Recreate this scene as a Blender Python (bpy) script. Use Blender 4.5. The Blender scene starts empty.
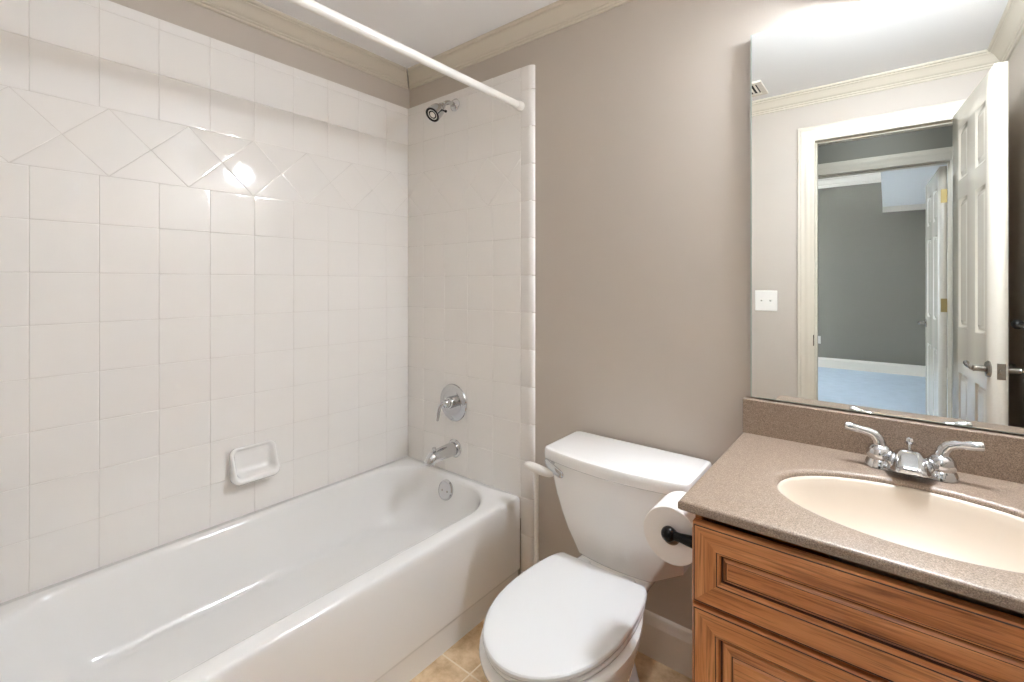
import bpy, bmesh, math, random
from mathutils import Vector, Matrix
random.seed(7)
S = bpy.context.scene
C = S.collection
PI = math.pi

# ------------------------------------------------------------------ camera
cam_d = bpy.data.cameras.new('camera')
cam = bpy.data.objects.new('camera', cam_d); C.objects.link(cam)
CAM = Vector((1.916, -1.53, 1.28))
cam.location = CAM
cam.rotation_euler = (PI/2, 0, math.atan(374.8/466.0))
cam_d.sensor_fit = 'HORIZONTAL'; cam_d.sensor_width = 36.0
cam_d.lens = 466.0/1024*36.0
cam_d.shift_y = -(341.0-282.4)/1024.0
cam_d.clip_start = 0.01
S.camera = cam

# ------------------------------------------------------------------ world, exposure
w = bpy.data.worlds.new('world'); S.world = w; w.use_nodes = True
w.node_tree.nodes['Background'].inputs[0].default_value = (0.62, 0.78, 1.0, 1)
w.node_tree.nodes['Background'].inputs[1].default_value = 1.2
S.view_settings.view_transform = 'Standard'
S.view_settings.look = 'None'
S.view_settings.gamma = 1.0
S.view_settings.use_curve_mapping = False
S.view_settings.exposure = 2.88
S.cycles.max_bounces = 20; S.cycles.diffuse_bounces = 14; S.cycles.glossy_bounces = 8

# daylight falling through the bedroom window
def area(name, loc, rot, sx, sy, power, col):
    l = bpy.data.lights.new(name, 'AREA'); l.shape = 'RECTANGLE'; l.size = sx; l.size_y = sy
    l.energy = power; l.color = col
    o = bpy.data.objects.new(name, l); C.objects.link(o); o.location = loc; o.rotation_euler = rot
    return o
area('window_daylight', (-1.25, -5.3, 1.55), (0, -PI/2, 0), 1.5, 2.2, 28, (0.97, 0.985, 1.0))

BULB = 44.0          # strength of the vanity globes
HALL = 2.8          # strength of the hall ceiling lamp

# ------------------------------------------------------------------ materials
def srgb(r, g, b):
    f = lambda c: (c/255/12.92) if c/255 <= .04045 else ((c/255+.055)/1.055)**2.4
    return (f(r), f(g), f(b), 1)
def nodes(name):
    m = bpy.data.materials.new(name); m.use_nodes = True
    nt = m.node_tree; return m, nt, nt.nodes['Principled BSDF']
def plain(name, col, rough=.5, metal=0, coat=0, spec=.5, bump=0, bscale=200, var=0, vscale=6):
    m, nt, b = nodes(name)
    b.inputs['Base Color'].default_value = col
    b.inputs['Roughness'].default_value = rough
    b.inputs['Metallic'].default_value = metal
    b.inputs['Coat Weight'].default_value = coat
    b.inputs['Coat Roughness'].default_value = .03
    b.inputs['Specular IOR Level'].default_value = spec
    tc = nt.nodes.new('ShaderNodeTexCoord')
    if bump:
        n = nt.nodes.new('ShaderNodeTexNoise'); n.inputs['Scale'].default_value = bscale
        n.inputs['Detail'].default_value = 3
        nt.links.new(tc.outputs['Object'], n.inputs['Vector'])
        bp = nt.nodes.new('ShaderNodeBump'); bp.inputs['Strength'].default_value = bump
        bp.inputs['Distance'].default_value = .002
        nt.links.new(n.outputs['Fac'], bp.inputs['Height'])
        nt.links.new(bp.outputs['Normal'], b.inputs['Normal'])
    if var:
        n = nt.nodes.new('ShaderNodeTexNoise'); n.inputs['Scale'].default_value = vscale
        n.inputs['Detail'].default_value = 4
        nt.links.new(tc.outputs['Object'], n.inputs['Vector'])
        mx = nt.nodes.new('ShaderNodeMix'); mx.data_type = 'RGBA'
        mx.inputs[6].default_value = tuple(c*(1-var) for c in col[:3])+(1,)
        mx.inputs[7].default_value = tuple(min(1, c*(1+var)) for c in col[:3])+(1,)
        nt.links.new(n.outputs['Fac'], mx.inputs[0])
        nt.links.new(mx.outputs[2], b.inputs['Base Color'])
    return m

PAINT = srgb(192, 182, 171)
M = {}
M['paint'] = plain('greige_paint', PAINT, .5, bump=.06, bscale=350, var=.015, vscale=3)
M['ceiling'] = plain('ceiling_paint', srgb(238, 237, 237), .8, bump=.08, bscale=300)
M['trim'] = plain('cream_trim_paint', srgb(208, 199, 183), .35, var=.01)
M['base'] = plain('white_trim_paint', srgb(226, 218, 206), .35, var=.01)
M['tile'] = plain('white_glazed_tile', srgb(238, 235, 231), .06, coat=.3, var=.012, vscale=5)
M['grout'] = plain('white_grout', srgb(222, 217, 211), .8, bump=.1)
M['enamel'] = plain('white_tub_enamel', srgb(236, 235, 233), .12, coat=.5, var=.006)
M['china'] = plain('white_vitreous_china', srgb(242, 240, 237), .12, coat=.5, var=.006)
M['seat'] = plain('white_seat_plastic', srgb(222, 222, 221), .22, var=.004)
M['plastic'] = plain('white_plastic', srgb(236, 232, 226), .3, var=.01)
M['chrome'] = plain('chrome', (.62, .62, .63, 1), .06, 1, var=.01)
M['nickel'] = plain('brushed_nickel', (.42, .39, .35, 1), .25, 1, var=.03)
M['black'] = plain('black_bronze', (.012, .011, .011, 1), .22, .6, var=.1)
M['brass'] = plain('brass', (.36, .27, .12, 1), .4, 1, var=.05)
M['paper'] = plain('white_tissue_paper', srgb(238, 231, 225), .95, bump=.25, bscale=500)
M['card'] = plain('grey_brown_card', srgb(150, 125, 100), .9, var=.05)
M['basin'] = plain('cream_basin_marble', srgb(212, 198, 181), .38, var=.006)
M['door'] = plain('white_door_paint', srgb(212, 204, 191), .18, var=.008)
M['carpet'] = plain('pale_carpet', srgb(188, 202, 216), .95, bump=.9, bscale=240, var=.12, vscale=9)
M['roompaint'] = plain('bedroom_grey_paint', srgb(128, 124, 112), .6, bump=.05, bscale=350, var=.012)
M['dark'] = plain('near_black', (.02, .02, .02, 1), .8, var=.1)
M['glaze'] = plain('dark_glaze_line', srgb(70, 36, 18), .4, var=.1)
M['sky_glass'] = None

# mirror
m, nt, b = nodes('mirror_silver')
b.inputs['Base Color'].default_value = (.83, .85, .835, 1); b.inputs['Metallic'].default_value = 1
b.inputs['Roughness'].default_value = 0.0
M['mirror'] = m
M['mirror_edge'] = plain('polished_glass_edge', srgb(186, 198, 190), .1, var=.03)

# window glass
m, nt, b = nodes('window_glass')
b.inputs['Transmission Weight'].default_value = 1; b.inputs['Roughness'].default_value = 0
b.inputs['IOR'].default_value = 1.05
M['glass'] = m

# lamps
def emis(name, col, st):
    m, nt, b = nodes(name)
    b.inputs['Base Color'].default_value = (.9, .9, .9, 1)
    b.inputs['Emission Color'].default_value = col
    b.inputs['Emission Strength'].default_value = st
    return m
M['bulb'] = emis('frosted_globe_glow', (.81, .885, .975, 1), BULB)

M['hall_glow'] = emis('hall_lamp_glow', (.84, .92, 1.0, 1), HALL)

# counter: speckled solid surface
m, nt, b = nodes('speckled_brown_solid_surface')
tc = nt.nodes.new('ShaderNodeTexCoord')
n1 = nt.nodes.new('ShaderNodeTexNoise'); n1.inputs['Scale'].default_value = 520; n1.inputs['Detail'].default_value = 2
n2 = nt.nodes.new('ShaderNodeTexVoronoi'); n2.inputs['Scale'].default_value = 420
nt.links.new(tc.outputs['Object'], n1.inputs['Vector']); nt.links.new(tc.outputs['Object'], n2.inputs['Vector'])
rp = nt.nodes.new('ShaderNodeValToRGB')
rp.color_ramp.elements[0].position = .30; rp.color_ramp.elements[0].color = srgb(106, 88, 74)
rp.color_ramp.elements[1].position = .72; rp.color_ramp.elements[1].color = srgb(188, 168, 148)
e = rp.color_ramp.elements.new(.5); e.color = srgb(146, 126, 109)
nt.links.new(n1.outputs['Fac'], rp.inputs['Fac'])
mx = nt.nodes.new('ShaderNodeMix'); mx.data_type = 'RGBA'; mx.inputs[0].default_value = .16
nt.links.new(rp.outputs['Color'], mx.inputs[6])
rp2 = nt.nodes.new('ShaderNodeValToRGB')
rp2.color_ramp.elements[0].color = srgb(98, 80, 66); rp2.color_ramp.elements[1].color = srgb(205, 188, 172)
nt.links.new(n2.outputs['Color'], rp2.inputs['Fac']); nt.links.new(rp2.outputs['Color'], mx.inputs[7])
nt.links.new(mx.outputs[2], b.inputs['Base Color'])
b.inputs['Roughness'].default_value = .36
M['counter'] = m

# wood, grain along a chosen axis
def wood(name, axis):
    m, nt, b = nodes(name)
    tc = nt.nodes.new('ShaderNodeTexCoord'); mp = nt.nodes.new('ShaderNodeMapping')
    sc = [26.0, 26.0, 26.0]; sc[axis] = 2.2
    mp.inputs['Scale'].default_value = sc
    nt.links.new(tc.outputs['Object'], mp.inputs['Vector'])
    n = nt.nodes.new('ShaderNodeTexNoise'); n.inputs['Scale'].default_value = 1.6
    n.inputs['Detail'].default_value = 6; n.inputs['Distortion'].default_value = .9; n.inputs['Roughness'].default_value = .6
    nt.links.new(mp.outputs['Vector'], n.inputs['Vector'])
    mp2 = nt.nodes.new('ShaderNodeMapping'); sc2 = [150.0]*3; sc2[axis] = 5.0; mp2.inputs['Scale'].default_value = sc2
    nt.links.new(tc.outputs['Object'], mp2.inputs['Vector'])
    nf = nt.nodes.new('ShaderNodeTexNoise'); nf.inputs['Scale'].default_value = 1.5; nf.inputs['Detail'].default_value = 3; nf.inputs['Distortion'].default_value = .4
    nt.links.new(mp2.outputs['Vector'], nf.inputs['Vector'])
    rpf = nt.nodes.new('ShaderNodeValToRGB'); rpf.color_ramp.elements[0].position = .36; rpf.color_ramp.elements[0].color = (.52, .46, .42, 1)
    rpf.color_ramp.elements[1].position = .50; rpf.color_ramp.elements[1].color = (1, 1, 1, 1)
    nt.links.new(nf.outputs['Fac'], rpf.inputs['Fac'])
    mul = nt.nodes.new('ShaderNodeMix'); mul.data_type = 'RGBA'; mul.blend_type = 'MULTIPLY'; mul.inputs[0].default_value = .8
    rp = nt.nodes.new('ShaderNodeValToRGB'); r = rp.color_ramp
    r.elements[0].position = .26; r.elements[0].color = srgb(120, 64, 28)
    r.elements[1].position = .74; r.elements[1].color = srgb(228, 164, 108)
    e = r.elements.new(.42); e.color = srgb(192, 122, 70)
    e = r.elements.new(.56); e.color = srgb(208, 140, 86)
    nt.links.new(n.outputs['Fac'], rp.inputs['Fac'])
    nt.links.new(rp.outputs['Color'], mul.inputs[6]); nt.links.new(rpf.outputs['Color'], mul.inputs[7])
    nt.links.new(mul.outputs[2], b.inputs['Base Color'])
    b.inputs['Roughness'].default_value = .34
    bp = nt.nodes.new('ShaderNodeBump'); bp.inputs['Strength'].default_value = .08; bp.inputs['Distance'].default_value = .002
    nt.links.new(n.outputs['Fac'], bp.inputs['Height']); nt.links.new(bp.outputs['Normal'], b.inputs['Normal'])
    return m
M['wood_h'] = wood('cherry_wood_across', 0)
M['wood_v'] = wood('cherry_wood_upright', 2)
M['wood_d'] = wood('cherry_wood_depth', 1)

# floor: travertine look tile with thin grout
m, nt, b = nodes('beige_stone_floor_tile')
tc = nt.nodes.new('ShaderNodeTexCoord')
n = nt.nodes.new('ShaderNodeTexNoise'); n.inputs['Scale'].default_value = 14; n.inputs['Detail'].default_value = 8; n.inputs['Roughness'].default_value = .65
nt.links.new(tc.outputs['Object'], n.inputs['Vector'])
rp = nt.nodes.new('ShaderNodeValToRGB'); r = rp.color_ramp
r.elements[0].position = .32; r.elements[0].color = srgb(188, 154, 114)
r.elements[1].position = .7; r.elements[1].color = srgb(240, 218, 186)
e = r.elements.new(.5); e.color = srgb(218, 190, 152)
nt.links.new(n.outputs['Fac'], rp.inputs['Fac'])
br = nt.nodes.new('ShaderNodeTexBrick'); br.offset = 0; br.inputs['Scale'].default_value = 1
br.inputs['Brick Width'].default_value = .31; br.inputs['Row Height'].default_value = .31
br.inputs['Mortar Size'].default_value = .003; br.inputs['Mortar Smooth'].default_value = .2
mpb = nt.nodes.new('ShaderNodeMapping'); mpb.inputs['Location'].default_value = (.075, .12, 0)
nt.links.new(tc.outputs['Object'], mpb.inputs['Vector']); nt.links.new(mpb.outputs['Vector'], br.inputs['Vector'])
br.inputs['Mortar'].default_value = srgb(236, 220, 196)
nt.links.new(rp.outputs['Color'], br.inputs['Color1']); nt.links.new(rp.outputs['Color'], br.inputs['Color2'])
nt.links.new(br.outputs['Color'], b.inputs['Base Color']); b.inputs['Roughness'].default_value = .4
M['floor'] = m

# ------------------------------------------------------------------ mesh helper
class MB:
    def __init__(s): s.v = []; s.f = []; s.mi = []; s.sm = []
    def add(s, vs, fs, mi=0, smooth=False):
        o = len(s.v); s.v += [tuple(p) for p in vs]
        for f in fs: s.f.append(tuple(i+o for i in f)); s.mi.append(mi); s.sm.append(smooth)
    def box(s, x0, x1, y0, y1, z0, z1, mi=0):
        s.add([(x0,y0,z0),(x1,y0,z0),(x1,y1,z0),(x0,y1,z0),(x0,y0,z1),(x1,y0,z1),(x1,y1,z1),(x0,y1,z1)],
              [(3,2,1,0),(4,5,6,7),(0,1,5,4),(1,2,6,5),(2,3,7,6),(3,0,4,7)], mi)
    def loft(s, rings, cap0=True, cap1=True, closed=True, mi=0, smooth=True):
        n = len(rings[0]); vs = [p for r in rings for p in r]; fs = []
        for k in range(len(rings)-1):
            for i in range(n if closed else n-1):
                j = (i+1) % n
                fs.append((k*n+i, k*n+j, (k+1)*n+j, (k+1)*n+i))
        if cap0: fs.append(tuple(range(n-1, -1, -1)))
        if cap1: fs.append(tuple((len(rings)-1)*n+i for i in range(n)))
        s.add(vs, fs, mi, smooth)
    def lathe(s, prof, origin, axis=(0,0,1), n=32, mi=0, smooth=True):
        """prof: (radius, height along axis)"""
        ax = Vector(axis).normalized(); q = ax.to_track_quat('Z', 'Y'); O = Vector(origin)
        rings = []
        for r, h in prof:
            r = max(r, 1e-5)
            rings.append([O + q @ Vector((r*math.cos(2*PI*i/n), r*math.sin(2*PI*i/n), h)) for i in range(n)])
        s.loft(rings, True, True, mi=mi, smooth=smooth)
    def tube(s, pts, rad, n=16, mi=0, flat=None, smooth=True, up=(0,0,1)):
        """sweep an ellipse along pts; rad scalar or list; flat = list of (scale side, scale up)"""
        pts = [Vector(p) for p in pts]; N = len(pts)
        if not hasattr(rad, '__len__'): rad = [rad]*N
        rings = []
        prev = None
        for k in range(N):
            t = (pts[min(k+1,N-1)] - pts[max(k-1,0)]).normalized()
            u = Vector(up) - t*Vector(up).dot(t)
            if u.length < .1:
                u = prev if prev is not None else Vector((1,0,0)); u = u - t*u.dot(t)
            u.normalize(); prev = u
            sd = t.cross(u)
            fx, fy = flat[k] if flat else (1, 1)
            rings.append([pts[k] + sd*(rad[k]*fx*math.cos(2*PI*i/n)) + u*(rad[k]*fy*math.sin(2*PI*i/n)) for i in range(n)])
        s.loft(rings, mi=mi, smooth=smooth)
    def ball(s, c, r, n=24, mi=0, sq=(1,1,1)):
        rings = []
        for k in range(1, n//2):
            a = -PI/2 + PI*k/(n//2)
            rings.append([(c[0]+r*sq[0]*math.cos(a)*math.cos(2*PI*i/n), c[1]+r*sq[1]*math.cos(a)*math.sin(2*PI*i/n), c[2]+r*sq[2]*math.sin(a)) for i in range(n)])
        s.loft(rings, mi=mi)
    def build(s, name, mats, parent=None, bevel=0, seg=2, subsurf=0, sharp=35, loc=None, rot=None):
        me = bpy.data.meshes.new(name); me.from_pydata(s.v, [], s.f)
        if not isinstance(mats, (list, tuple)): mats = [mats]
        for m in mats: me.materials.append(m)
        me.polygons.foreach_set('material_index', s.mi)
        me.polygons.foreach_set('use_smooth', [True if (bevel or subsurf) else q for q in s.sm])
        bm = bmesh.new(); bm.from_mesh(me)
        bmesh.ops.recalc_face_normals(bm, faces=bm.faces); bm.to_mesh(me); bm.free()
        me.set_sharp_from_angle(angle=math.radians(sharp))
        o = bpy.data.objects.new(name, me); C.objects.link(o)
        if parent is not None: o.parent = parent
        if loc is not None: o.location = loc
        if rot is not None: o.rotation_euler = rot
        if bevel:
            b = o.modifiers.new('bevel', 'BEVEL'); b.width = bevel; b.segments = seg; b.limit_method = 'ANGLE'; b.angle_limit = math.radians(30)
            b.harden_normals = False
        if subsurf:
            d = o.modifiers.new('subsurf', 'SUBSURF'); d.levels = subsurf; d.render_levels = subsurf
        return o

def struct(o): o['kind'] = 'structure'; return o
def thing(name, loc, label, cat, group=None, rot=(0,0,0)):
    o = bpy.data.objects.new(name, None); C.objects.link(o); o.location = loc; o.rotation_euler = rot
    o.empty_display_size = .05
    o['label'] = label; o['category'] = cat
    if group: o['group'] = group
    return o
def tag(o, label, cat, group=None):
    o['label'] = label; o['category'] = cat
    if group: o['group'] = group
    return o
def part(mb, name, mats, root, **k):
    """build a part from world-space geometry under a root Empty that only has a location"""
    L = Vector(root.location)
    mb.v = [tuple(Vector(p)-L) for p in mb.v]
    return mb.build(name, mats, root, **k)
def subpart(mb, name, mats, parent, root, **k):
    L = Vector(root.location)
    mb.v = [tuple(Vector(p)-L) for p in mb.v]
    return mb.build(name, mats, parent, **k)

def rr(x0, x1, y0, y1, r, z, m=10):
    """rounded rectangle ring, (m+1)*4 points, ccw"""
    out = []
    for cx, cy, a0 in ((x1-r, y1-r, 0), (x0+r, y1-r, PI/2), (x0+r, y0+r, PI), (x1-r, y0+r, 1.5*PI)):
        for i in range(m+1):
            a = a0 + PI/2*i/m
            out.append((cx+r*math.cos(a), cy+r*math.sin(a), z))
    return out

# ------------------------------------------------------------------ room shell
YW = .0175
XR = 2.34; YF = -1.556; YF2 = -1.656; ZC = 2.345; HZC = 2.40
YH = -2.57; YH2 = -2.69; YB = -6.9; ZB = 2.85
BX0 = -1.15; BX1 = 2.75
OX0, OX1, OZ = 1.600, 2.185, 2.07          # bathroom door opening
PX0, PX1, PZ = 1.42, 2.237, 2.07           # bedroom door opening

mb = MB(); mb.box(-.1, XR+.1, YF2, .1, -.08, 0); struct(mb.build('floor', M['floor']))
mb = MB(); mb.box(-1.25, 2.85, YB-.1, YF2, -.08, 0); struct(mb.build('floor_carpet', M['carpet']))
mb = MB(); mb.box(-.1, XR+.1, YF, .1, ZC, ZC+.08); struct(mb.build('ceiling', M['ceiling']))
mb = MB(); mb.box(-.6, 2.85, YH, YF2, HZC, HZC+.08); struct(mb.build('ceiling_hall', M['ceiling']))
mb = MB(); mb.box(-1.25, 2.85, YB-.1, YH2, ZB, ZB+.08); struct(mb.build('ceiling_bedroom', M['ceiling']))

mb = MB(); mb.box(-.10, -.009, YF, .10, 0, ZC); wl = struct(mb.build('wall_left', M['paint']))
mb = MB(); mb.box(-.009, XR, YW, .10, 0, ZC); wb = struct(mb.build('wall_back', M['paint']))
mb = MB(); mb.box(XR, XR+.1, YF2, .10, 0, ZC); struct(mb.build('wall_right', M['paint']))
mb = MB()
mb.box(-.10, OX0-.02, YF2, YF, 0, HZC+.08); mb.box(OX1+.02, 2.85, YF2, YF, 0, HZC+.08); mb.box(OX0-.02, OX1+.02, YF2, YF, OZ+.02, HZC+.08)
struct(mb.build('wall_front', M['paint']))
mb = MB()
mb.box(-.6, PX0-.02, YH2, YH, 0, ZB); mb.box(PX1+.02, 2.85, YH2, YH, 0, ZB); mb.box(PX0-.02, PX1+.02, YH2, YH, PZ+.02, ZB)
mb.box(-1.25, -.6, YH2, YH, 0, ZB)
struct(mb.build('wall_hall', M['roompaint']))
mb = MB(); mb.box(-.7, -.6, YH, YF2, 0, HZC); mb.box(2.85, 2.95, YH, YF2, 0, HZC); struct(mb.build('wall_hall_ends', M['roompaint']))
mb = MB(); mb.box(-1.25, 2.85, YB-.1, YB, 0, ZB); struct(mb.build('wall_far', M['roompaint']))
mb = MB(); mb.box(BX1, BX1+.1, YB, YH2, 0, ZB); struct(mb.build('wall_bedroom_right', M['roompaint']))
WY0, WY1, WZ0, WZ1 = -6.3, -4.3, .85, 2.25
mb = MB()
mb.box(BX0-.1, BX0, YB, WY0, 0, ZB); mb.box(BX0-.1, BX0, WY1, YH2, 0, ZB)
mb.box(BX0-.1, BX0, WY0, WY1, 0, WZ0); mb.box(BX0-.1, BX0, WY0, WY1, WZ1, ZB)
struct(mb.build('wall_bedroom_left', M['roompaint']))
# bedroom soffit (duct box along the right side)
mb = MB(); mb.box(1.87, BX1, YB, YH2, 2.34, ZB); struct(mb.build('ceiling_soffit', M['ceiling']))

# bedroom window
win = MB()
for a, b_, c, d in ((WY0, WY1, WZ0, WZ0+.05), (WY0, WY1, WZ1-.05, WZ1), (WY0, WY0+.05, WZ0, WZ1), (WY1-.05, WY1, WZ0, WZ1),
                    ((WY0+WY1)/2-.03, (WY0+WY1)/2+.03, WZ0, WZ1), (WY0, WY1, 1.52, 1.57)):
    win.box(BX0-.07, BX0-.02, a, b_, c, d)
wo = struct(win.build('window_1', M['trim'], bevel=.004))
g = MB(); g.box(BX0-.048, BX0-.044, WY0+.04, WY1-.04, WZ0+.04, WZ1-.04); g.build('glass_pane', M['glass'], wo)
cs = MB()
for a, b_, c, d in ((WY0-.08, WY1+.08, WZ1, WZ1+.09), (WY0-.08, WY0, WZ0, WZ1), (WY1, WY1+.08, WZ0, WZ1), (WY0-.1, WY1+.1, WZ0-.05, WZ0)):
    cs.box(BX0, BX0+.02, a, b_, c, d)
cs.build('window_casing', M['trim'], wo, bevel=.004)

# ---- mouldings
def run(mb, prof, wall, a, b, z0, ma=1, mb_=1, mi=0):
    """sweep profile (d out of the wall, z) along a wall from a to b; ends mitred for inner corners (ma, mb_)"""
    axis, coord, sgn = wall
    n = len(prof); vs = []
    for e, (t, s) in enumerate(((a, ma), (b, -mb_))):
        for d, z in prof:
            tt = t + d*s
            vs.append((tt, coord+sgn*d, z0+z) if axis == 'x' else (coord+sgn*d, tt, z0+z))
    fs = [(i, i+1, n+i+1, n+i) for i in range(n-1)] + [tuple(range(n)), tuple(range(2*n-1, n-1, -1))]
    mb.add(vs, fs, mi)
crown = [(0,-.071),(.007,-.071),(.010,-.067),(.010,-.063),(.013,-.062),(.016,-.058),(.016,-.054),(.020,-.052),
         (.026,-.045),(.034,-.034),(.043,-.023),(.052,-.017),(.055,-.016),(.055,-.012),(.060,-.011),(.064,-.008),(.066,-.004),(.066,0),(0,0)]
for nm, wall, a, b in (('trim_crown_back', ('x', YW, -1), -.009, XR), ('trim_crown_left', ('y', -.009, 1), YF, .009),
                       ('trim_crown_front', ('x', YF, 1), -.009, XR), ('trim_crown_right', ('y', XR, -1), YF, .009)):
    mb = MB(); run(mb, crown, wall, a, b, ZC); struct(mb.build(nm, M['trim']))
bigcrown = [(d*1.9, z*2.1) for d, z in crown]
mb = MB(); run(mb, bigcrown, ('x', YB, 1), BX0, 1.87, ZB, 1, 0); struct(mb.build('trim_crown_bedroom', M['base']))
mb = MB(); run(mb, crown, ('x', YB, 1), 1.87, BX1, 2.34, 0, 0); struct(mb.build('trim_crown_soffit', M['base']))
bb = [(0,0),(.013,0),(.013,.108),(.016,.110),(.016,.116),(.012,.122),(.012,.128),(.009,.134),(.009,.140),(.005,.146),(0,.148)]
mb = MB(); run(mb, bb, ('x', YW, -1), .796, 1.606, 0, 0, 0); struct(mb.build('baseboard_back', M['base']))
mb = MB(); run(mb, bb, ('x', YF, 1), .74, OX0-.085, 0, 0, 0); struct(mb.build('baseboard_front', M['base']))
mb = MB(); run(mb, bb, ('y', XR, -1), YF, -.56, 0, 1, 0); struct(mb.build('baseboard_right', M['base']))
mb = MB(); run(mb, bb, ('x', YB, 1), BX0, BX1, 0); struct(mb.build('baseboard_far', M['base']))

def frame3(mb, prof, xa, xb, zt, y, sgn):
    """mitred three sided casing around an opening; prof = (w from the opening outward, d off the wall)"""
    n = len(prof); vs = []
    for k in range(4):
        for w_, d in prof:
            x = xa-w_ if k < 2 else xb+w_
            z = 0 if k in (0, 3) else zt+w_
            vs.append((x, y+sgn*d, z))
    fs = []
    for k in range(3):
        for i in range(n-1): fs.append((k*n+i, k*n+i+1, (k+1)*n+i+1, (k+1)*n+i))
        fs.append((k*n, k*n+n-1, (k+1)*n+n-1, (k+1)*n))
    mb.add(vs, fs)
casing = [(0,0),(0,.011),(.004,.013),(.018,.013),(.022,.015),(.028,.016),(.046,.017),(.050,.020),(.064,.021),(.067,.019),(.070,.020),(.080,.020),(.082,.018),(.082,0)]
mb = MB(); frame3(mb, casing, OX0+.004, OX1-.004, OZ-.004, YF, 1); struct(mb.build('trim_1', M['trim']))
mb = MB(); frame3(mb, casing, OX0+.004, OX1-.004, OZ-.004, YF2, -1); struct(mb.build('trim_2', M['trim']))
mb = MB(); frame3(mb, casing, PX0+.004, PX1-.004, PZ-.004, YH, 1); struct(mb.build('trim_3', M['trim']))
mb = MB(); frame3(mb, casing, PX0+.004, PX1-.004, PZ-.004, YH2, -1); struct(mb.build('trim_4', M['trim']))
def jamb(name, xa, xb, zt, y0, y1, stop0, stop1):
    mb = MB()
    mb.box(xa-.02, xa, y0, y1, 0, zt+.02); mb.box(xb, xb+.02, y0, y1, 0, zt+.02); mb.box(xa, xb, y0, y1, zt, zt+.02)
    mb.box(xa, xa+.011, stop0, stop1, 0, zt); mb.box(xb-.011, xb, stop0, stop1, 0, zt); mb.box(xa+.011, xb-.011, stop0, stop1, zt-.011, zt)
    return struct(mb.build(name, M['trim'], bevel=.0015))
j1 = jamb('trim_jamb_bathroom', OX0, OX1, OZ, YF2, YF, YF-.075, YF-.04)
mb = MB(); mb.box(OX0-.0005, OX0+.002, -1.537, -1.513, .93, .99); mb.build('strike_plate', M['nickel'], j1, bevel=.0008)
j2 = jamb('trim_jamb_bedroom', PX0, PX1, PZ, YH2, YH, YH2+.04, YH2+.075)

# ---- tile panels: every tile a pillowed slab over a grout bed
def clip(poly, u0, u1, v0, v1):
    def cut(P, f):
        out = []
        for i in range(len(P)):
            a, b = P[i], P[(i+1) % len(P)]; fa, fb = f(a), f(b)
            if fa >= 0: out.append(a)
            if fa*fb < 0:
                t = fa/(fa-fb); out.append((a[0]+(b[0]-a[0])*t, a[1]+(b[1]-a[1])*t))
        return out
    for f in (lambda p: p[0]-u0, lambda p: u1-p[0], lambda p: p[1]-v0, lambda p: v1-p[1]):
        if len(poly) < 3: return []
        poly = cut(poly, f)
    return poly if len(poly) >= 3 else []
def inset(P, d):
    n = len(P); out = []
    ar = sum(P[i][0]*P[(i+1) % n][1]-P[(i+1) % n][0]*P[i][1] for i in range(n))
    if ar < 0: P = P[::-1]
    for i in range(n):
        a, b, c = Vector(P[i-1]), Vector(P[i]), Vector(P[(i+1) % n])
        e1 = (b-a).normalized(); e2 = (c-b).normalized()
        n1 = Vector((-e1.y, e1.x)); n2 = Vector((-e2.y, e2.x))
        k = 1+n1.dot(n2)
        q = b + (n1+n2)*(d/max(k, .15))
        out.append((q.x, q.y))
    return out
def tile(mb, poly, mapf, tilt=.0011):
    a = abs(sum(poly[i][0]*poly[(i+1) % len(poly)][1]-poly[(i+1) % len(poly)][0]*poly[i][1] for i in range(len(poly))))/2
    if a < 3e-4: return
    cu = sum(p[0] for p in poly)/len(poly); cv = sum(p[1] for p in poly)/len(poly)
    tu, tv = random.gauss(0, tilt), random.gauss(0, tilt)
    rings = []
    for d, h in ((.0004, -.002), (.0005, -.0009), (.0010, -.0003), (.0022, -.00006), (.005, 0)):
        q = inset(poly, d)
        rings.append([mapf(p[0], p[1], h + (p[0]-cu)*tu + (p[1]-cv)*tv) for p in q])
    n = len(poly); vs = [p for r in rings for p in r]
    fs = [(k*n+i, k*n+(i+1) % n, (k+1)*n+(i+1) % n, (k+1)*n+i) for k in range(4) for i in range(n)]
    fs.append(tuple(4*n+i for i in range(n)))
    mb.add(vs, fs, 0, False)
P_ = .153
def tile_field(mb, mapf, ul, umax, zlo, dc, vmax):
    """ul = one grout line; umax = width; dc = centre of one diamond"""
    B0, B1 = 1.615, 1.829
    us = sorted(set([0, umax] + [round(ul+P_*k, 4) for k in range(-14, 14) if .012 < ul+P_*k < umax-.012]))
    zs = [z for z in [B0-P_*k for k in range(11, -1, -1)] if z > zlo+.01]
    rows = [(a, b) for a, b in zip([zlo]+zs, zs)] + [(B1, B1+P_), (B1+P_, B1+2*P_), (B1+2*P_, vmax)]
    for a, b in rows:
        for u0, u1 in zip(us, us[1:]): tile(mb, [(u0,a),(u1,a),(u1,b),(u0,b)], mapf)
    h = (B1-B0)/2; zc = (B0+B1)/2; pd = .2155
    for k in range(-9, 10):
        c = dc+pd*k
        for poly in ([(c-pd/2,zc),(c,zc-h),(c+pd/2,zc),(c,zc+h)], [(c,zc+h),(c+pd/2,zc),(c+pd,zc+h)], [(c,zc-h),(c+pd,zc-h),(c+pd/2,zc)]):
            q = clip(poly, 0, umax, B0, B1)
            if q: tile(mb, q, mapf, .003)
mb = MB()
tile_field(mb, lambda u, v, h: (h, -u, v), .133, 1.556, .385, 1.181, 2.172)
mb.box(-.0085, -.0016, -1.556, .008, .30, 2.170, 1)
mb.build('tile_surround', [M['tile'], M['grout']], wl, sharp=50)
mb = MB()
mapb = lambda u, v, h: (u, -h, v)
tile_field(mb, mapb, .731, .731, .385, .55, 2.172)
mb.box(-.001, .731, .0016, .0175, .30, 2.170, 1)
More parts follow.
